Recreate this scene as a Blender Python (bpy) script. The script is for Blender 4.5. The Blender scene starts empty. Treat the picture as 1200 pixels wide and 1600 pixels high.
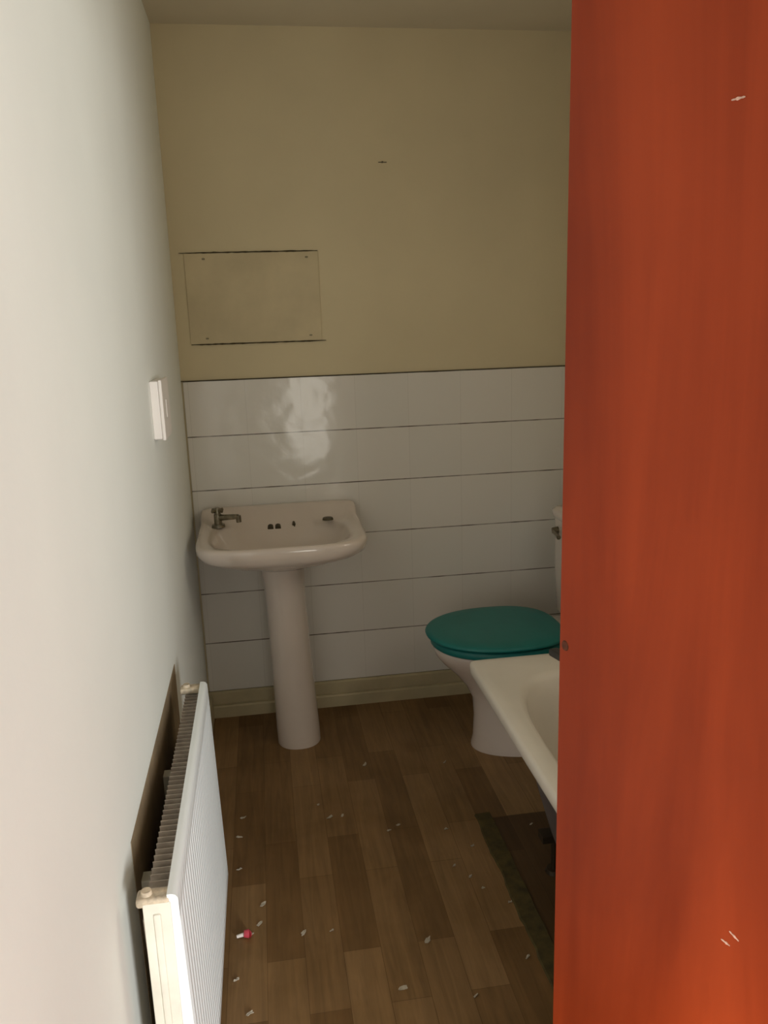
import bpy, bmesh, math, random
from mathutils import Vector, Matrix
sc = bpy.context.scene
COL = sc.collection
PI = math.pi
rnd = random.Random(7)

# ------------------------------------------------------------------ camera
CAMPOS = Vector((0.2796, -3.0174, 1.4893))
pt, yw, rl = math.radians(13.14), math.radians(8.272), math.radians(-1.8686)
f = Vector((math.sin(yw)*math.cos(pt), math.cos(yw)*math.cos(pt), -math.sin(pt)))
rt = Vector((math.cos(yw), -math.sin(yw), 0)); up = rt.cross(f)
r2 = rt*math.cos(rl) + up*math.sin(rl); u2 = -rt*math.sin(rl) + up*math.cos(rl)
cd = bpy.data.cameras.new('camera'); cam = bpy.data.objects.new('camera', cd); COL.objects.link(cam)
m = Matrix((r2, u2, -f)).transposed().to_4x4(); m.translation = CAMPOS
cam.matrix_world = m
cd.sensor_fit = 'VERTICAL'; cd.sensor_height = 24.0; cd.sensor_width = 18.0
cd.lens = 1270.9*24.0/1600.0; cd.clip_start = 0.02
sc.camera = cam

# ------------------------------------------------------------------ world, lights, exposure
sc.view_settings.view_transform = 'Standard'; sc.view_settings.look = 'None'
sc.view_settings.gamma = 1; sc.view_settings.exposure = 0.0; sc.view_settings.use_curve_mapping = False
w = bpy.data.worlds.new('world'); sc.world = w; w.use_nodes = True
w.node_tree.nodes['Background'].inputs[0].default_value = (1.0, 0.93, 0.80, 1)
w.node_tree.nodes['Background'].inputs[1].default_value = 0.22
def area(name, loc, target, sx, sy, power, col):
    l = bpy.data.lights.new(name, 'AREA'); l.shape = 'RECTANGLE'; l.size = sx; l.size_y = sy
    l.energy = power; l.color = col
    o = bpy.data.objects.new(name, l); COL.objects.link(o); o.location = loc
    o.rotation_euler = (Vector(target)-Vector(loc)).to_track_quat('-Z', 'Y').to_euler()
    return o
# daylight from the hall window, behind and to the right of the doorway
area('hall_window_light', (2.34, -6.3, 1.3), (0.1, -1.3, 1.1), 0.66, 1.5, 240, (0.98, 1.0, 1.0))
# added lamp for the bright column reflected in the tiles
area('tile_reflection_light', (0.78, -6.2, 0.62), (0.5, 0, 0.8), 0.42, 1.25, 9.5, (1.0, 0.95, 0.85))
# added low fill lamp aimed at the orange door, left behind the camera
area('door_fill_light', (0.06, -4.0, 0.50), (1.00, -2.62, 0.38), 0.32, 0.6, 9, (1.0, 0.94, 0.85)).data.spread = math.radians(38)
# added fill lamp for the back wall, unseen behind the open door
area('back_wall_fill_light', (1.535, -1.62, 1.62), (0, -1.62, 1.5), 0.60, 0.54, 5.6, (1.0, 0.90, 0.72))

# ------------------------------------------------------------------ helpers
def build(name, bm, mat, parent=None, smooth=False, loc=(0, 0, 0), rot=None, sharp=None):
    me = bpy.data.meshes.new(name); bmesh.ops.recalc_face_normals(bm, faces=bm.faces)
    bm.to_mesh(me); bm.free()
    if isinstance(mat, (list, tuple)):
        for q in mat: me.materials.append(q)
    else: me.materials.append(mat)
    o = bpy.data.objects.new(name, me); COL.objects.link(o); o.location = loc
    if rot: o.rotation_euler = rot
    if parent: o.parent = parent
    if smooth:
        for p in me.polygons: p.use_smooth = True
        if sharp:
            e = o.modifiers.new('split', 'EDGE_SPLIT'); e.split_angle = math.radians(sharp)
    return o
def tag(o, label=None, cat=None, group=None, kind=None):
    if label: o['label'] = label
    if cat: o['category'] = cat
    if group: o['group'] = group
    if kind: o['kind'] = kind
    return o
def empty(name, loc, rz=0):
    o = bpy.data.objects.new(name, None); COL.objects.link(o); o.location = loc
    o.rotation_euler = (0, 0, rz); o.empty_display_size = .1
    return o
def box(bm, x0, x1, y0, y1, z0, z1, bev=0, seg=2, mi=0):
    r = bmesh.ops.create_cube(bm, size=1)
    for v in r['verts']:
        v.co = Vector(((x0+x1)/2+v.co.x*(x1-x0), (y0+y1)/2+v.co.y*(y1-y0), (z0+z1)/2+v.co.z*(z1-z0)))
    fs = set(fc for v in r['verts'] for fc in v.link_faces)
    for fc in fs: fc.material_index = mi
    if bev:
        es = list(set(e for v in r['verts'] for e in v.link_edges))
        bmesh.ops.bevel(bm, geom=es, offset=bev, segments=seg, affect='EDGES', profile=.5)
    return bm
def B(*a, **k):
    bm = bmesh.new(); box(bm, *a, **k); return bm
def cyl(bm, p0, p1, r0, r1=None, n=24, caps=True):
    r1 = r0 if r1 is None else r1
    p0 = Vector(p0); p1 = Vector(p1); d = p1-p0
    q = d.to_track_quat('Z', 'Y').to_matrix().to_4x4(); q.translation = (p0+p1)/2
    bmesh.ops.create_cone(bm, cap_ends=caps, segments=n, radius1=r0, radius2=r1, depth=d.length, matrix=q)
    return bm
def sgnpow(c, e): return math.copysign(abs(c)**e, c)
def ring(cx, cy, a, b, z, ex=2.5, ey=None, n=96):
    """superellipse ring; ex used for y<0 side, ey for the y>0 side"""
    out = []
    for i in range(n):
        t = 2*PI*i/n
        e = ex if (math.sin(t) < 0 or ey is None) else ey
        out.append(Vector((cx+a*sgnpow(math.cos(t), 2/e), cy+b*sgnpow(math.sin(t), 2/e), z)))
    return out
def loft(bm, rings, cap0=False, cap1=False):
    vs = [[bm.verts.new(p) for p in r] for r in rings]
    for A, Bq in zip(vs, vs[1:]):
        n = len(A)
        for i in range(n): bm.faces.new((A[i], A[(i+1) % n], Bq[(i+1) % n], Bq[i]))
    if cap0: bm.faces.new(vs[0][::-1])
    if cap1: bm.faces.new(vs[-1])
    return bm
def extrude_profile(pts, x0, x1, axis='x'):
    bm = bmesh.new(); A = []; Bq = []
    for a, b in pts:
        if axis == 'x': A.append(bm.verts.new((x0, a, b))); Bq.append(bm.verts.new((x1, a, b)))
        else: A.append(bm.verts.new((a, x0, b))); Bq.append(bm.verts.new((a, x1, b)))
    n = len(A)
    for i in range(n): bm.faces.new((A[i], A[(i+1) % n], Bq[(i+1) % n], Bq[i]))
    bm.faces.new(A[::-1]); bm.faces.new(Bq)
    return bm

# ------------------------------------------------------------------ materials
def new_mat(name):
    m = bpy.data.materials.new(name); m.use_nodes = True
    return m, m.node_tree, m.node_tree.nodes['Principled BSDF']
def N(nt, t, **k):
    n = nt.nodes.new(t)
    for a, b in k.items(): setattr(n, a, b)
    return n
def mix(nt, fac, a, b, mode='MIX'):
    n = N(nt, 'ShaderNodeMix', data_type='RGBA', blend_type=mode)
    for s, v in ((0, fac), (6, a), (7, b)):
        if isinstance(v, (int, float)): n.inputs[s].default_value = v
        elif isinstance(v, tuple): n.inputs[s].default_value = v
        else: nt.links.new(v, n.inputs[s])
    return n.outputs[2]
def ramp(nt, src, p0, p1, c0=(0, 0, 0, 1), c1=(1, 1, 1, 1)):
    n = N(nt, 'ShaderNodeValToRGB'); nt.links.new(src, n.inputs[0])
    n.color_ramp.elements[0].position = p0; n.color_ramp.elements[1].position = p1
    n.color_ramp.elements[0].color = c0; n.color_ramp.elements[1].color = c1
    return n.outputs[0]
def noise(nt, scale, detail=4, vec=None, rough=.55, dist=0):
    n = N(nt, 'ShaderNodeTexNoise'); n.inputs['Scale'].default_value = scale
    n.inputs['Detail'].default_value = detail; n.inputs['Roughness'].default_value = rough
    n.inputs['Distortion'].default_value = dist
    if vec: nt.links.new(vec, n.inputs['Vector'])
    return n.outputs[0]
def objco(nt): return N(nt, 'ShaderNodeTexCoord').outputs['Object']
def mapping(nt, vec, scale=(1, 1, 1), loc=(0, 0, 0), rot=(0, 0, 0)):
    n = N(nt, 'ShaderNodeMapping'); nt.links.new(vec, n.inputs[0])
    n.inputs['Scale'].default_value = scale; n.inputs['Location'].default_value = loc; n.inputs['Rotation'].default_value = rot
    return n.outputs[0]
def bump(nt, bs, h, strength, dist):
    n = N(nt, 'ShaderNodeBump'); n.inputs['Strength'].default_value = strength; n.inputs['Distance'].default_value = dist
    nt.links.new(h, n.inputs['Height']); nt.links.new(n.outputs[0], bs.inputs['Normal'])
def simple(name, c, rough=.5, metal=0, var=.12, scale=6, bmp=0, bscale=40, coat=0, spec=.5):
    m, nt, bs = new_mat(name); co = objco(nt)
    nz = noise(nt, scale, 5, co)
    d = tuple(x*(1-var) for x in c)+(1,); l = tuple(min(1, x*(1+var*.4)) for x in c)+(1,)
    nt.links.new(mix(nt, ramp(nt, nz, .3, .7), d, l), bs.inputs['Base Color'])
    bs.inputs['Roughness'].default_value = rough; bs.inputs['Metallic'].default_value = metal
    bs.inputs['Coat Weight'].default_value = coat; bs.inputs['Specular IOR Level'].default_value = spec
    if bmp: bump(nt, bs, noise(nt, bscale, 4, co), bmp, .002)
    return m
M = {}
M['left_paint'] = simple('left_wall_paint', (.85, .87, .82), .7, var=.04, scale=2, bmp=.15, bscale=60)
M['back_paint'] = simple('back_wall_paint', (.68, .585, .38), .75, var=.09, scale=1.6, bmp=.15, bscale=70)
M['panel_paint'] = simple('panel_paint', (.65, .55, .35), .7, var=.16, scale=5, bmp=.1)
M['ceiling'] = simple('ceiling_paint', (.68, .61, .47), .85, var=.05, scale=2)
M['grime'] = simple('grime', (.06, .045, .02), .9, var=.4, scale=40)
M['skirting'] = simple('skirting_gloss', (.53, .455, .28), .4, var=.18, scale=8)
M['ceramic'] = simple('pink_white_ceramic', (.72, .63, .56), .12, var=.05, scale=4, coat=.4)
M['bath'] = simple('bath_enamel', (.80, .75, .66), .2, var=.06, scale=5, coat=.3)
M['teal'] = simple('teal_seat', (.006, .19, .18), .45, var=.1, scale=10)
M['radiator'] = simple('radiator_enamel', (.87, .92, .93), .35, var=.03, scale=5)
M['rad_old'] = simple('radiator_yellowed', (.80, .77, .66), .45, var=.12, scale=14)
M['cap_tan'] = simple('cap_tan', (.62, .52, .38), .6, var=.45, scale=60)
M['rad_shade'] = simple('radiator_shade', (.30, .22, .13), .9, var=.3, scale=12)  # dark tone painted for the radiator's shadow on the wall
M['fins'] = simple('fin_dusty', (.44, .37, .30), .6, var=.35, scale=30)
M['chrome'] = simple('tarnished_chrome', (.30, .27, .20), .35, 1, var=.4, scale=60)
M['dark_metal'] = simple('dark_metal', (.05, .035, .02), .5, .6, var=.3)
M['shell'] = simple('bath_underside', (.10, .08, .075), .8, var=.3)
M['rust'] = simple('rust', (.12, .03, .01), .8, var=.5, scale=120)
M['black'] = simple('dark_hole', (.02, .017, .012), .8)
M['hole'] = simple('overflow_brass', (.10, .085, .05), .5, .5)
M['white_plastic'] = simple('white_plastic', (.80, .74, .68), .4, var=.05)
M['chip'] = simple('paint_chip', (.52, .46, .36), .7, var=.25, scale=80)
M['red'] = simple('red_plastic', (.62, .07, .10), .35, var=.3, scale=60)
M['scuff'] = simple('scuff', (.85, .55, .45), .8, var=.3, scale=200)
M['frame_paint'] = simple('frame_gloss', (.72, .66, .52), .4, var=.06)
M['pipe'] = simple('painted_pipe', (.7, .65, .52), .4)

def mat_tiles():
    m, nt, bs = new_mat('white_glazed_tiles'); co = objco(nt)
    v = mapping(nt, co, loc=(-.023, -.104, 0), rot=(0, 0, 0))
    # object coords x, z -> brick x, y
    sp = N(nt, 'ShaderNodeSeparateXYZ'); nt.links.new(co, sp.inputs[0])
    cb = N(nt, 'ShaderNodeCombineXYZ')
    ax = N(nt, 'ShaderNodeMath', operation='ADD'); ax.inputs[1].default_value = .2*4-.023; nt.links.new(sp.outputs[0], ax.inputs[0])
    az = N(nt, 'ShaderNodeMath', operation='ADD'); az.inputs[1].default_value = .2*4-.104; nt.links.new(sp.outputs[2], az.inputs[0])
    nt.links.new(ax.outputs[0], cb.inputs[0]); nt.links.new(az.outputs[0], cb.inputs[1])
    b = N(nt, 'ShaderNodeTexBrick'); nt.links.new(cb.outputs[0], b.inputs[0])
    b.offset = 0; b.squash = 1; b.inputs['Scale'].default_value = 1
    b.inputs['Brick Width'].default_value = .2; b.inputs['Row Height'].default_value = .2
    b.inputs['Mortar Size'].default_value = .0012; b.inputs['Mortar Smooth'].default_value = .3; b.inputs['Bias'].default_value = 0
    b.inputs['Color1'].default_value = (.745, .72, .66, 1); b.inputs['Color2'].default_value = (.775, .74, .68, 1)
    b.inputs['Mortar'].default_value = (.69, .66, .60, 1)
    # horizontal joints are dirtier
    md = N(nt, 'ShaderNodeMath', operation='PINGPONG'); md.inputs[1].default_value = .1; nt.links.new(az.outputs[0], md.inputs[0])
    ln = N(nt, 'ShaderNodeMath', operation='LESS_THAN'); ln.inputs[1].default_value = .0020; nt.links.new(md.outputs[0], ln.inputs[0])
    dn = ramp(nt, noise(nt, 9, 3, co), .35, .6)
    f2 = N(nt, 'ShaderNodeMath', operation='MULTIPLY'); nt.links.new(ln.outputs[0], f2.inputs[0])
    f3 = N(nt, 'ShaderNodeMath', operation='MULTIPLY_ADD'); nt.links.new(dn, f3.inputs[0]); f3.inputs[1].default_value = .5; f3.inputs[2].default_value = .45
    nt.links.new(f3.outputs[0], f2.inputs[1])
    nt.links.new(mix(nt, f2.outputs[0], b.outputs[0], (.10, .075, .05, 1)), bs.inputs['Base Color'])
    bs.inputs['Roughness'].default_value = .13
    # uneven glaze
    n1 = noise(nt, 7, 1, co, .5, .6); n2 = noise(nt, 30, 2, co)
    a = N(nt, 'ShaderNodeMath', operation='MULTIPLY_ADD'); nt.links.new(n2, a.inputs[0]); a.inputs[1].default_value = .15; nt.links.new(n1, a.inputs[2])
    bump(nt, bs, a.outputs[0], .18, .014)
    return m
M['tiles'] = mat_tiles()

def mat_floor(name, dark=False):
    m, nt, bs = new_mat(name); co = objco(nt)
    v = mapping(nt, co, rot=(0, 0, -PI/2), loc=(3.17, .022, 0))
    b = N(nt, 'ShaderNodeTexBrick'); nt.links.new(v, b.inputs[0])
    b.offset = .37; b.offset_frequency = 2; b.squash = 1; b.inputs['Scale'].default_value = 1
    b.inputs['Brick Width'].default_value = .46; b.inputs['Row Height'].default_value = .092
    b.inputs['Mortar Size'].default_value = .0008; b.inputs['Mortar Smooth'].default_value = .5
    b.inputs['Color1'].default_value = (.200, .112, .044, 1); b.inputs['Color2'].default_value = (.345, .212, .100, 1)
    b.inputs['Mortar'].default_value = (.15, .085, .035, 1)
    g = mapping(nt, co, scale=(34, 2.2, 10))
    grain = ramp(nt, noise(nt, 1.6, 6, g, .6, .8), .3, .75, (.72, .70, .66, 1), (1.12, 1.08, 1.0, 1))
    c = mix(nt, 1.0, b.outputs[0], grain, 'MULTIPLY')
    st = ramp(nt, noise(nt, 3.1, 4, co, .6, .3), .40, .72, (1, 1, 1, 1), (.66, .62, .50, 1))
    c = mix(nt, .8, c, st, 'MULTIPLY')
    # pale dusty scuffs
    sc1 = ramp(nt, noise(nt, 24, 5, mapping(nt, co, scale=(1, .6, 1)), .7), .70, .80)
    c = mix(nt, sc1, c, (.20, .16, .11, 1))
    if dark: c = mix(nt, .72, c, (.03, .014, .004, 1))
    nt.links.new(c, bs.inputs['Base Color'])
    bs.inputs['Roughness'].default_value = .5; bs.inputs['Specular IOR Level'].default_value = .3
    bump(nt, bs, b.outputs[1], -.1, .001)
    return m
M['floor'] = mat_floor('plank_vinyl')
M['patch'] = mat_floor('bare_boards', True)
M['batten'] = simple('mossy_batten', (.085, .062, .014), .9, var=.5, scale=30, bmp=.6, bscale=80)

def mat_door():
    m, nt, bs = new_mat('orange_varnished_wood'); co = objco(nt)
    g = mapping(nt, co, scale=(5, 5, .5))
    n1 = noise(nt, 1.5, 5, g, .6, .7)
    c = ramp(nt, n1, .3, .72, (.27, .030, .003, 1), (.45, .062, .012, 1))
    n2 = ramp(nt, noise(nt, 2.2, 3, co), .35, .7, (.86, .82, .8, 1), (1.06, 1.04, 1.04, 1))
    nt.links.new(mix(nt, 1, c, n2, 'MULTIPLY'), bs.inputs['Base Color'])
    bs.inputs['Roughness'].default_value = .5; bs.inputs['Specular IOR Level'].default_value = .25
    return m
M['door'] = mat_door()

# ------------------------------------------------------------------ setting
def bm_fill_window():
    bm = bmesh.new(); x0, x1 = 1.515, 1.55
    for a in ((-1.97, -1.93, 1.30, 1.94), (-1.31, -1.27, 1.30, 1.94), (-1.97, -1.27, 1.30, 1.34), (-1.97, -1.27, 1.90, 1.94)):
        box(bm, x0, x1, a[0], a[1], a[2], a[3], .003)
    box(bm, 1.541, 1.546, -1.93, -1.31, 1.34, 1.90, mi=1)
    return bm
m, nt, bs = new_mat('fill_window_glow'); bs.inputs['Base Color'].default_value = (.8, .8, .78, 1); bs.inputs['Roughness'].default_value = .4
bs.inputs['Emission Color'].default_value = (1, .96, .88, 1); bs.inputs['Emission Strength'].default_value = 1.0  # pane of the added window glows as fill
M['frosted'] = m
XR, YF, ZC, WY = 1.55, -2.70, 2.46, -4.2
def struct(name, bm, mat, label=None, **k):
    return tag(build(name, bm, mat, **k), label, kind='structure')
struct('floor', B(-.1, XR+.1, WY, .1, -.06, 0), M['floor'], 'brown wood-strip floor of small planks')
struct('wall_back', B(-.1, XR+.1, 0, .1, 0, ZC), M['back_paint'], 'olive cream painted back wall')
struct('wall_left', B(-.1, 0, WY, 0, 0, ZC), M['left_paint'], 'pale cream left wall, brightly lit near the doorway')
struct('wall_right', B(XR, XR+.1, WY, 0, 0, ZC), M['back_paint'])
struct('ceiling', B(-.1, XR+.1, WY, .1, ZC, ZC+.08), M['ceiling'])
bm = bmesh.new(); box(bm, .925, XR, YF-.1, YF, 0, ZC); box(bm, 0, .925, YF-.1, YF, 2.07, ZC)
struct('wall_front', bm, M['left_paint'])
bm = bmesh.new(); box(bm, .887, .925, YF-.11, YF+.012, 0, 2.07, .003); box(bm, 0, .887, YF-.11, YF+.012, 2.03, 2.07, .003)
struct('trim_2', bm, M['frame_paint'], 'painted door frame')
# added window around the fill lamp, unseen behind the door
struct('fill_window_1', bm_fill_window(), [M['frame_paint'], M['frosted']], 'added frosted window over the bath, unseen behind the door')
# tiles, 7 mm thick
struct('wall_back_tiles', B(.006, XR, -.007, 0, .104, 1.304, .0015, 1), M['tiles'], 'white glazed square tiles over the lower back wall')
struct('trim_1', B(.0, XR, -.0085, 0, 1.304, 1.3065), M['grime'], 'dark grimy line along the top of the tiles')
# radiator's shadow on the wall, put into the colour of a thin sheet
struct('wall_left_rad_shade', B(0, .0012, -1.69, -.90, .05, .606), M['rad_shade'], 'dark unpainted patch of wall behind the radiator')
# stepped skirting
prof = [(0, 0), (-.028, 0), (-.028, .044), (-.024, .050), (-.0165, .050), (-.0165, .053), (-.0185, .056), (-.018, .098), (-.012, .104), (0, .104)]
struct('baseboard_back', extrude_profile(prof, .0, XR), M['skirting'], 'two-step cream skirting board under the tiles')
prof2 = [(0, 0), (.018, 0), (.018, .09), (.012, .1), (0, .1)]
struct('baseboard_left', extrude_profile(prof2, WY, -.03, 'y'), M['skirting'])
# bare floor under the bath with a mossy batten along its edge
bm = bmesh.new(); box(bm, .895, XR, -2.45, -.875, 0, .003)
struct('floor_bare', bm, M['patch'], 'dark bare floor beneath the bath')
bm = bmesh.new(); ns = 60
L = []; R_ = []
for i in range(ns+1):
    y = -.85-1.6*i/ns
    L.append((.846+rnd.uniform(-.003, .003)+.0015*math.sin(i*.7), y)); R_.append((.897+rnd.uniform(-.002, .002), y))
vt = [[bm.verts.new((x, y, z)) for x, y, z in ((l[0], l[1], 0), (l[0]+.003, l[1], .006), (r[0]-.002, r[1], .007), (r[0], r[1], 0))] for l, r in zip(L, R_)]
for a, b in zip(vt, vt[1:]):
    for j in range(4): bm.faces.new((a[j], a[(j+1) % 4], b[(j+1) % 4], b[j]))
bm.faces.new(vt[0]); bm.faces.new(vt[-1][::-1])
struct('floor_batten', bm, M['batten'], 'rough mossy brown strip along the bath edge of the floor')

# ------------------------------------------------------------------ painted-over wall panel
P = tag(empty('wall_panel', (.28, 0, 1.43)), 'flat rectangular painted-over panel with dirty edges on the wall above the basin', 'panel')
def wp(name, bm, mat, par=P, **k):
    bm.transform(Matrix.Translation((-.28, 0, -1.43))); return build(name, bm, mat, par, **k)
wp('board', B(.046, .512, -.004, 0, 1.433, 1.742, .001, 1), M['panel_paint'])
def gap(x0, x1, z, t0, sag=0):
    bm = bmesh.new(); n = 40; rr = []
    for i in range(n+1):
        x = x0+(x1-x0)*i/n; e = min(1, i/5, (n-i)/5); t = t0*(.35+.65*e)*rnd.uniform(.6, 1.1); zz = z+rnd.uniform(-.0004, .0004)
        rr.append([bm.verts.new((x, -.0055, zz-t)), bm.verts.new((x, -.0055, zz+t)), bm.verts.new((x, -.001, zz+t)), bm.verts.new((x, -.001, zz-t))])
    for a, b in zip(rr, rr[1:]):
        for j in range(4): bm.faces.new((a[j], a[(j+1) % 4], b[(j+1) % 4], b[j]))
    bm.faces.new(rr[0]); bm.faces.new(rr[-1][::-1]); return bm
for z, a, b in ((1.743, .030, .510), (1.4315, .048, .526)):
    tag(wp('edge_gap', gap(a, b, z, .0026), M['grime']), 'thin dark dirty edge line')
for x, z in ((.112, 1.722), (.470, 1.722), (.105, 1.452), (.472, 1.452)):
    bm = bmesh.new(); cyl(bm, (x, -.0055, z), (x, -.003, z), .006, .006, 14)
    s = wp('screw', bm, M['skirting'])
    bm = bmesh.new(); box(bm, x-.005, x+.005, -.0062, -.005, z-.0012, z+.0012); wp('slot', bm, M['grime'], s)
# small nail left in the plaster above
bm = bmesh.new(); cyl(bm, (.752, -.006, 2.0345), (.752, 0, 2.0345), .0030, .0030, 10)
box(bm, .738, .768, -.0015, 0, 2.0332, 2.0358)
tag(build('nail', bm, M['hole']), 'small dark nail mark high on the bare back wall', 'nail')

# ------------------------------------------------------------------ white box on left wall
P = tag(empty('wall_box', (0, -.84, 1.29)), 'small square white plastic box mounted on the left wall', 'switch')
def wbx(name, bm, mat, par=P, **k):
    bm.transform(Matrix.Translation((0, .84, -1.29))); return build(name, bm, mat, par, **k)
wbx('back_box', B(0, .022, -.865, -.718, 1.212, 1.361, .003), M['white_plastic'])
fp = wbx('face_plate', B(.022, .031, -.868, -.715, 1.209, 1.364, .003), M['white_plastic'])
wbx('rocker', B(.030, .0325, -.805, -.778, 1.263, 1.310, .001), M['white_plastic'], fp)

# ------------------------------------------------------------------ radiator
RY0, RY1, RT, RB = -1.850, -1.045, .612, .035
P = tag(empty('radiator', (.06, (RY0+RY1)/2, 0)), 'long white ribbed panel radiator low on the left wall', 'radiator')
def rp(name, bm, mat, par=P, **k):
    bm.transform(Matrix.Translation((-.06, -(RY0+RY1)/2, 0))); return build(name, bm, mat, par, **k)
def fluted(xf, depth, y0, y1, z0, z1, pitch, th):
    """panel with vertical flutes; front surface at xf facing +x, top and bottom margins pinched in"""
    bm = bmesh.new(); n = int((y1-y0)/pitch); pts = []
    for i in range(n):
        s = y0+.012+(y1-y0-.024)*i/n; w_ = (y1-y0-.024)/n
        for a, d in ((0, depth), (.18, depth), (.38, 0), (.80, 0)): pts.append((s+a*w_, d))
    pts = [(y0, 0)]+pts+[(y1-.012, depth), (y1, 0)]
    zs = [(z0, .008, 0), (z0+.012, 0, 0), (z0+.03, 0, 0), (z0+.045, 0, 1), (z1-.05, 0, 1), (z1-.035, 0, 0), (z1-.008, 0, 0), (z1-.002, .004, 0), (z1, .010, 0)]
    rows = [[bm.verts.new((xf-inn-d*fl+.012*(1-(z-z0)/(z1-z0)), y, z)) for y, d in pts] for z, inn, fl in zs]
    back = [[bm.verts.new((xf-th+.012*(1-(z-z0)/(z1-z0)), y, z)) for y, d in pts] for z in (z0, z1)]
    for A, Bq in zip(rows, rows[1:]):
        for i in range(len(A)-1): bm.faces.new((A[i], A[i+1], Bq[i+1], Bq[i]))
    for i in range(len(pts)-1):
        bm.faces.new((back[0][i], back[1][i], back[1][i+1], back[0][i+1]))
        bm.faces.new((rows[-1][i], rows[-1][i+1], back[1][i+1], back[1][i]))
        bm.faces.new((rows[0][i], back[0][i], back[0][i+1], rows[0][i+1]))
    for e in (0, -1):
        bm.faces.new([r[e] for r in rows]+[back[1][e], back[0][e]])
    return bm
rp('front_panel', fluted(.096, .005, RY0, RY1, RB, RT, .0275, .017), M['radiator'], smooth=True, sharp=50)
rp('back_panel', fluted(.046, .004, RY0+.012, RY1-.012, RB, RT-.05, .0275, .010), M['fins'], smooth=True, sharp=50)
bm = bmesh.new()
for i in range(44):
    y = RY0+.03+(RY1-RY0-.06)*i/43
    box(bm, .042, .080, y-.001, y+.001, RB+.04, RT-.020)
rp('convector_fins', bm, M['fins'])
for y0, y1 in ((RY0-.003, RY0+.006), (RY1-.006, RY1+.003)):
    bm = B(.040, .084, y0, y1, RB+.01, RT-.012, .003); box(bm, .056, .068, y0-.004, y1+.002, RB+.02, RT-.03, .003)
    rp('end_plate', bm, M['rad_old'], smooth=True, sharp=40)
# top end caps with vent
for y0, y1 in ((RY0-.002, RY0+.028), (RY1-.028, RY1+.003)):
    cap = rp('top_cap', B(.030, .083, y0, y1, RT-.020, RT-.004, .005, 3), M['cap_tan'], smooth=True)
    bm = bmesh.new(); ym = (y0+y1)/2; cyl(bm, (.046, ym, RT-.006), (.046, ym, RT+.003), .010, .008, 12)
    rp('vent_plug', bm, M['cap_tan'], cap, smooth=True, sharp=40)
for y in (RY0+.22, RY1-.22):
    rp('wall_bracket', B(0, .042, y-.015, y+.015, RT-.25, RT-.12, .002), M['rad_old'])
bm = bmesh.new(); cyl(bm, (.062, RY0-.035, 0), (.062, RY0-.035, .07), .0075, .0075, 14); cyl(bm, (.062, RY0-.035, .07), (.062, RY0+.01, .07), .009, .009, 14)
rp('valve_pipe', bm, M['pipe'], smooth=True, sharp=40)
bm = bmesh.new(); cyl(bm, (.062, RY0-.035, .055), (.062, RY0-.035, .105), .014, .013, 16); rp('valve', bm, M['white_plastic'], smooth=True, sharp=40)

# ------------------------------------------------------------------ basin
CX = .318
P = tag(empty('pedestal_basin', (CX, -.25, 0)), 'pale ceramic washbasin on a tall pedestal against the tiled wall', 'sink')
def bp(name, bm, mat, par=P, **k):
    bm.transform(Matrix.Translation((-CX, .25, 0))); return build(name, bm, mat, par, **k)
C_ = CX; YC = -.259; BB = .250
def lift(r):
    for v in r:
        s = max(0, min(1, (v.y+.105)/.065)); s = s*s*(3-2*s)
        sd = 1
        v.z += .040*s*sd
    return r
rings = [ring(C_, -.22, .075, .085, .655, 2.3), ring(C_, -.225, .105, .115, .675, 2.3), ring(C_, -.24, .165, .165, .697, 2.4),
         ring(C_, -.25, .225, .213, .717, 2.6, 4), ring(C_, YC, .262, .234, .735, 3.2, 8), ring(C_, YC, .279, .248, .753, 4.0, 12),
         ring(C_, YC, .285, .250, .772, 4.6, 14), ring(C_, YC, .2855, .2505, .786, 4.8, 14), lift(ring(C_, YC, .284, .249, .794, 4.8, 14)),
         lift(ring(C_, YC, .279, .246, .7995, 4.8, 14)), lift(ring(C_, YC, .270, .239, .8015, 4.8, 12)), lift(ring(C_, -.262, .262, .235, .801, 4.4, 10)),
         lift(ring(C_, -.27, .250, .222, .799, 3.6, 5)), ring(C_, -.285, .238, .200, .796, 3.2, 3.2), ring(C_, -.285, .231, .192, .788, 3.0, 3),
         ring(C_, -.287, .218, .174, .765, 2.4, 2.8), ring(C_, -.288, .198, .158, .735, 2.3), ring(C_, -.285, .165, .13, .706, 2.2),
         ring(C_, -.28, .11, .09, .69, 2), ring(C_, -.275, .05, .045, .683, 2), ring(C_, -.275, .021, .021, .681, 2)]
bm = bmesh.new(); loft(bm, rings, cap0=True, cap1=True)
basin = bp('basin', bm, M['ceramic'], smooth=True, sharp=70)
bm = bmesh.new(); cyl(bm, (C_, -.275, .681), (C_, -.275, .684), .021, .019, 24); bp('waste', bm, M['dark_metal'], basin)
for dx in (-.035, -.008):
    bm = bmesh.new(); cyl(bm, (C_+dx, -.112, .769), (C_+dx, -.098, .775), .0105, .0105, 20); bp('overflow_hole', bm, M['hole'], basin)
bm = bmesh.new(); cyl(bm, (C_+.05, -.108, .778), (C_+.05, -.092, .784), .006, .005, 12); cyl(bm, (C_+.05, -.106, .776), (C_+.056, -.108, .765), .003, .002, 8)
bp('chain_stay', bm, M['hole'], basin)
bm = bmesh.new(); cyl(bm, (.490, -.150, .7985), (.490, -.150, .806), .020, .018, 24); bp('tap_hole_cap', bm, M['hole'], basin)
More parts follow.
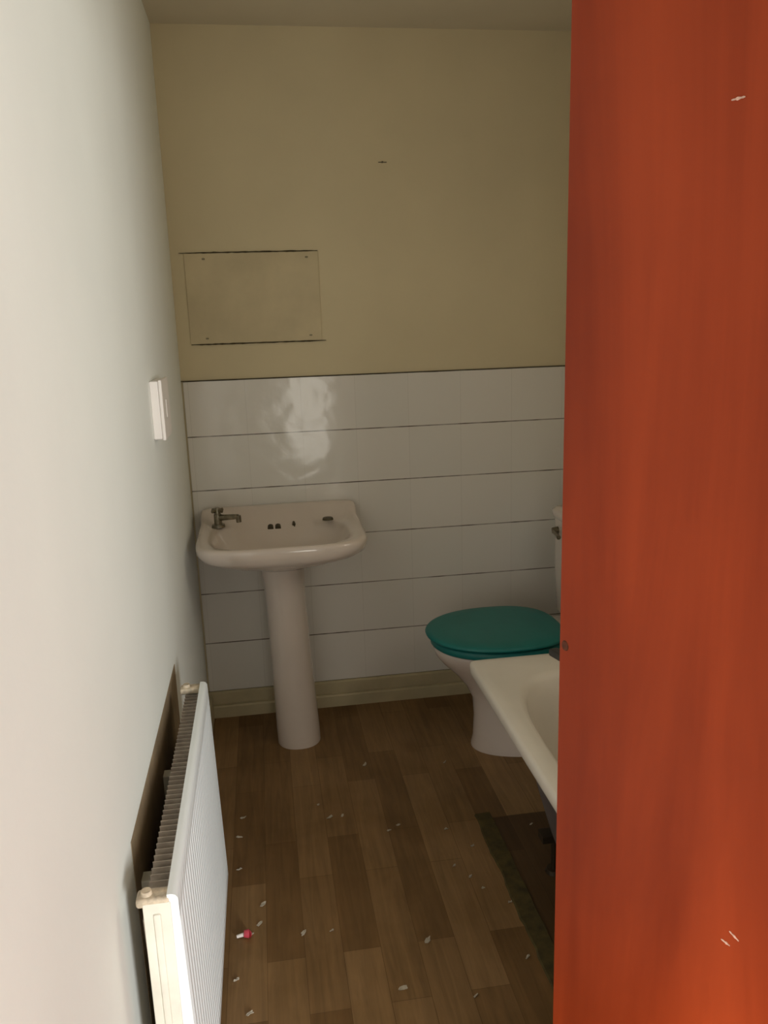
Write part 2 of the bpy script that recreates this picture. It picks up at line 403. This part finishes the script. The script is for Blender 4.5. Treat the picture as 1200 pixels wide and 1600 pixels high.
# pedestal
bm = bmesh.new(); prs = []
for z, a, b in ((0, .079, .09), (.012, .079, .09), (.05, .079, .086), (.2, .075, .082), (.45, .071, .079), (.6, .072, .081), (.655, .077, .087), (.672, .078, .088)):
    rr = []
    for i in range(48):
        t = 2*PI*i/48; x = a*sgnpow(math.cos(t), 2/2.3); y = b*sgnpow(math.sin(t), 2/2.3) if math.sin(t) < 0 else .105*sgnpow(math.sin(t), 2/8)
        rr.append(Vector((C_-.002+.022*(1-z/.67) + x, -.245+y, z)))
    prs.append(rr)
loft(bm, prs, True, True)
bp('pedestal', bm, M['ceramic'], smooth=True, sharp=60)
# tap (left pillar tap, spout swung to the right)
tap = bp('pillar_tap', cyl(bmesh.new(), (.100, -.150, .798), (.100, -.150, .808), .024, .022), M['chrome'], smooth=True, sharp=40)
bm = bmesh.new(); cyl(bm, (.100, -.150, .806), (.100, -.150, .845), .014, .013)
bp('body', bm, M['chrome'], tap, smooth=True, sharp=40)
bm = bmesh.new(); cyl(bm, (.100, -.150, .832), (.172, -.180, .838), .0115, .009); cyl(bm, (.172, -.180, .842), (.174, -.181, .818), .010, .009)
bp('spout', bm, M['chrome'], tap, smooth=True, sharp=40)
bm = bmesh.new(); cyl(bm, (.100, -.150, .845), (.100, -.150, .853), .010, .010)
for k in range(4):
    a = PI/4+k*PI/2; cyl(bm, (.100, -.150, .858), (.100+.024*math.cos(a), -.150+.024*math.sin(a), .858), .0065, .006, 12)
cyl(bm, (.100, -.150, .850), (.100, -.150, .868), .0125, .0095)
bp('handle', bm, M['chrome'], tap, smooth=True, sharp=40)

# ------------------------------------------------------------------ toilet (faces left, cistern against the right wall)
TY = -.435
P = tag(empty('toilet', (1.1, TY, 0)), 'pale toilet with a closed teal green lid beside the bath', 'toilet')
def tp(name, bm, mat, par=P, **k):
    bm.transform(Matrix.Translation((-1.1, -TY, 0))); return build(name, bm, mat, par, **k)
def egg(x0, x1, hw, z, n=64, e=2.1):
    """outline: rounded nose at x0 (left), blunter at x1"""
    out = []; xm = x0+(x1-x0)*.54
    for i in range(n):
        t = 2*PI*i/n; c, s = math.cos(t), math.sin(t)
        ex = e if c < 0 else 2.7
        a = (xm-x0) if c < 0 else (x1-xm)
        out.append(Vector((xm+a*sgnpow(c, 2/ex), TY+hw*sgnpow(s, 2/ex), z)))
    return out
bm = bmesh.new()
pr = [(.945, 1.36, .118, 0), (.945, 1.36, .118, .012), (.952, 1.355, .112, .04), (.955, 1.35, .104, .12), (.950, 1.35, .102, .19), (.925, 1.35, .112, .24),
      (.885, 1.35, .135, .29), (.845, 1.35, .158, .33), (.822, 1.35, .172, .36), (.815, 1.35, .178, .380), (.817, 1.35, .178, .390), (.825, 1.345, .172, .394)]
loft(bm, [egg(a, b, h, z) for a, b, h, z in pr]+[egg(.87, 1.19, .125, .394), egg(.88, 1.18, .118, .38), egg(.93, 1.15, .08, .28), egg(.99, 1.1, .04, .22)], True, True)
pan = tp('pan', bm, M['ceramic'], smooth=True, sharp=60)
tp('rear_shelf', B(1.20, 1.40, TY-.165, TY+.165, .372, .404, .012, 3), M['ceramic'], smooth=True, sharp=60)
bm = bmesh.new()
so = [(.814, 1.255, .186, .396), (.806, 1.26, .192, .402), (.806, 1.26, .192, .419), (.812, 1.255, .186, .425)]
si = [(.88, 1.19, .12, .425), (.88, 1.19, .12, .396)]
rr = [egg(a, b, h, z) for a, b, h, z in so+si]; loft(bm, rr+[rr[0]]); bmesh.ops.remove_doubles(bm, verts=bm.verts, dist=1e-6)
tp('seat', bm, M['teal'], smooth=True, sharp=60)
bm = bmesh.new()
lo = [(.803, 1.25, .192, .431), (.790, 1.262, .204, .433), (.788, 1.264, .206, .438), (.792, 1.260, .202, .444), (.805, 1.25, .192, .448), (.86, 1.21, .15, .4505), (.95, 1.13, .07, .4515)]
loft(bm, [egg(a, b, h, z) for a, b, h, z in lo], True, True)
lid = tp('lid', bm, M['teal'], smooth=True, sharp=70)
for dy in (-.075, .075):
    bm = bmesh.new(); cyl(bm, (1.262, TY+dy-.02, .425), (1.262, TY+dy+.02, .425), .011, .011, 16); cyl(bm, (1.262, TY+dy, .402), (1.262, TY+dy, .425), .009, .009, 16)
    tp('hinge', bm, M['ceramic'], smooth=True, sharp=40)
bm = bmesh.new(); loft(bm, [ring(1.417, TY, .085, .185, .402, 7, 7), ring(1.415, TY, .098, .205, .43, 8, 8), ring(1.415, TY, .103, .217, .60, 9, 9), ring(1.415, TY, .104, .220, .775, 9, 9)], True, True)
cis = tp('cistern', bm, M['ceramic'], smooth=True, sharp=50)
bm = bmesh.new(); loft(bm, [ring(1.415, TY, .107, .226, .776, 9, 9), ring(1.415, TY, .111, .230, .785, 9, 9), ring(1.415, TY, .111, .230, .800, 9, 9), ring(1.415, TY, .100, .218, .812, 8, 8), ring(1.415, TY, .05, .15, .815, 4, 4)], True, True)
tp('cistern_lid', bm, M['ceramic'], smooth=True, sharp=60)
bm = bmesh.new(); cyl(bm, (1.311, TY+.15, .735), (1.291, TY+.15, .735), .014, .011, 16); cyl(bm, (1.293, TY+.15, .735), (1.287, TY+.075, .728), .006, .008, 12)
tp('flush_lever', bm, M['chrome'], smooth=True, sharp=40)

# ------------------------------------------------------------------ bath
X0, X1, Y0, Y1 = .837, 1.545, -2.318, -.816
bx, by, ha, hb = (X0+X1)/2, (Y0+Y1)/2, (X1-X0)/2, (Y1-Y0)/2
P = tag(empty('bathtub', (bx, by, 0)), 'off-white bath without a side panel, between toilet and orange door', 'bathtub')
def tb(name, bm, mat, par=P, **k):
    bm.transform(Matrix.Translation((-bx, -by, 0))); return build(name, bm, mat, par, **k)
RZ = .502
rg = lambda d, z, e=60: ring(bx, by, ha-d, hb-d, z, e, e, 200)
ri = lambda a, b, z, e=4, dx=0, dy=0: ring(bx+.0+dx, by+dy, a, b, z, e, e, 200)
outer = [rg(.012, RZ-.034), rg(.002, RZ-.034), rg(0, RZ-.028), rg(0, RZ-.010), rg(.003, RZ-.003), rg(.010, RZ)]
inner = [rg(.03, RZ+.0005, 26), ri(.305, .635, RZ-.001, 4.6), ri(.296, .624, RZ-.005, 4.4), ri(.288, .612, RZ-.020, 4.3), ri(.276, .590, RZ-.10, 4), ri(.262, .555, RZ-.22, 4), ri(.243, .525, RZ-.31, 3.6), ri(.205, .485, RZ-.352, 3.2), ri(.12, .38, RZ-.36, 3), ri(.03, .1, RZ-.364, 2)]
bm = bmesh.new(); loft(bm, outer+inner, False, True)
tb('tub', bm, M['bath'], smooth=True, sharp=70)
bm = bmesh.new()
sh = [rg(.012, RZ-.034), ri(.312, .64, RZ-.036, 4.6), ri(.300, .62, RZ-.06, 4.4), ri(.274, .575, RZ-.22, 4), ri(.255, .545, RZ-.31, 3.6), ri(.215, .50, RZ-.366, 3.2), ri(.12, .38, RZ-.375, 3)]
loft(bm, sh, False, True)
tb('outer_shell', bm, M['shell'], smooth=True, sharp=60)
for sx, sy in ((-1, -.62), (1, -.62), (-1, .62), (1, .62)):
    x = bx+sx*.20; y = by+sy*hb*.9
    bm = bmesh.new(); cyl(bm, (x, y, .012), (x, y, .19), .009, .009, 12); cyl(bm, (x, y, .003), (x, y, .014), .024, .020, 16)
    tb('leg', bm, M['dark_metal'], smooth=True, sharp=40)
for sy in (-.62, .62):
    y = by+sy*hb*.9; tb('cradle_bar', B(bx-.24, bx+.24, y-.02, y+.02, .105, .128, .002), M['dark_metal'])
bm = bmesh.new(); cyl(bm, (bx, by-.5, RZ-.36), (bx, by-.5, RZ-.352), .032, .03, 24); tb('waste', bm, M['dark_metal'])

# ------------------------------------------------------------------ orange door
HX, HY = .885, -2.69
EX, EY = .683, -1.963
ang = math.atan2(EY-HY, EX-HX); DW = math.hypot(EX-HX, EY-HY)
D = empty('door_1', (HX, HY, 0), ang); tag(D, 'plain orange-brown varnished wooden door standing open on the right', 'door', kind='structure')
# local: x along the leaf from the hinge, +y is the face towards the left wall
def dp(name, bm, mat, par=D, **k): return build(name, bm, mat, par, **k)
dp('door_leaf', B(0, DW, -.038, 0, .008, 1.985, .0015, 1), M['door'])
lt = dp('latch', B(DW-.002, DW+.003, -.030, -.008, .98, 1.06, .001, 1), M['dark_metal'])
bm = bmesh.new(); box(bm, DW, DW+.030, -.018, -.002, .998, 1.009, .003); dp('latch_bolt', bm, M['black'], lt)
bm = bmesh.new(); cyl(bm, (DW-.014, -.001, 1.030), (DW-.014, .0012, 1.030), .0085, .007, 16)
tag(dp('screw_hole', bm, M['rust']), 'dark rusty spot near the door edge')
for k, (s, z, l_, a) in enumerate(((.485, 1.689, .017, .05), (.416, .794, .014, .2), (.427, .777, .013, -.05))):
    bm = bmesh.new(); n = 7; top = []; bot = []
    for i in range(n+1):
        u = -l_/2+l_*i/n; h = .0013*math.sin(PI*(.1+.8*i/n))*(1+.4*math.sin(i*2.1+k)); zc = u*a
        top.append((u, zc+h)); bot.append((u, zc-h))
    A = [bm.verts.new((s+x, .0008, z+q)) for x, q in top]; Bq = [bm.verts.new((s+x, .0008, z+q)) for x, q in bot]
    A2 = [bm.verts.new((s+x, 0, z+q)) for x, q in top]; B2 = [bm.verts.new((s+x, 0, z+q)) for x, q in bot]
    for i in range(n):
        bm.faces.new((A[i], A[i+1], Bq[i+1], Bq[i])); bm.faces.new((A2[i], A2[i+1], A[i+1], A[i])); bm.faces.new((B2[i], B2[i+1], Bq[i+1], Bq[i]))
    tag(dp('scuff_mark', bm, M['scuff']), 'pale scratch in the varnish')
for z in (.25, 1.0, 1.75):
    bm = bmesh.new(); cyl(bm, (.0, .006, z-.045), (.0, .006, z+.045), .006, .006, 12); box(bm, 0, .03, -.001, .002, z-.045, z+.045)
    dp('hinge', bm, M['dark_metal'])

# ------------------------------------------------------------------ debris on the floor
chips = [(.551, -.488, 11), (.445, -.771, 7), (.405, -.772, 9), (.375, -.699, 6), (.575, -.874, 8), (.606, -.854, 6), (.744, -.901, 6), (.761, -1.123, 8),
         (.729, -1.07, 5), (.196, -1.128, 10), (.187, -1.198, 9), (.168, -1.229, 6), (.299, -1.249, 9), (.367, -1.256, 5), (.598, -1.333, 11),
         (.513, -1.468, 9), (.165, -1.475, 8), (.130, -.818, 8), (.140, -.722, 8), (.825, -.53, 7), (.999, -.933, 6), (.801, -.994, 6), (.822, -1.43, 6),
         (.838, -1.24, 5), (.783, -1.174, 5), (.132, -.969, 6), (.135, -1.372, 6), (.67, -1.52, 6), (.35, -1.56, 5)]
special = {0: 'pale crumpled paint flake in mid-floor between the pedestal and the toilet base',
           9: 'largest pale flake on the floor to the left, near the radiator',
           14: 'bright pale flake near the middle of the floor, towards the doorway'}
def chip(x, y, s, k):
    bm = bmesh.new(); n = 9; s = s*.001; c = [bm.verts.new((0, 0, .0035))]; q = rnd.uniform(0, PI)
    c2 = [bm.verts.new((0, 0, .0005))]; top = []; bot = []
    for i in range(n):
        a = 2*PI*i/n; r = s*rnd.uniform(.55, 1.15); px, py = r*1.35*math.cos(a), r*.55*math.sin(a); z = rnd.uniform(.0008, .0045)
        X = px*math.cos(q*.3)-py*math.sin(q*.3); Y = px*math.sin(q*.3)+py*math.cos(q*.3)
        top.append(bm.verts.new((X, Y, z+.001))); bot.append(bm.verts.new((X*.95, Y*.95, max(0, z-.0012))))
    for i in range(n):
        j = (i+1) % n
        bm.faces.new((c[0], top[i], top[j])); bm.faces.new((c2[0], bot[j], bot[i])); bm.faces.new((top[i], bot[i], bot[j], top[j]))
    base = .0035 if x > .9 else 0
    o = build('paint_chip', bm, M['chip'], None, loc=(x, y, base))
    tag(o, special.get(k, 'tiny pale paint flake scattered on the brown strip floor'), 'paint chip', 'paint flakes on the floor')
for k, (x, y, s) in enumerate(chips): chip(x, y, s, k)
# small red plastic cap with a white stem beside the radiator
P = tag(empty('plastic_cap', (.150, -1.236, 0)), 'tiny red plastic cap with a white stub lying beside the radiator', 'plastic cap')
bm = bmesh.new(); cyl(bm, (0, 0, .011), (.013, 0, .010), .0085, .011, 14); cyl(bm, (.013, 0, .010), (.017, .002, .010), .011, .006, 14)
build('cap', bm, M['red'], P, smooth=True, sharp=40)
bm = bmesh.new(); cyl(bm, (-.018, -.002, .007), (0, 0, .009), .004, .005, 10); build('stub', bm, M['white_plastic'], P, smooth=True, sharp=40)
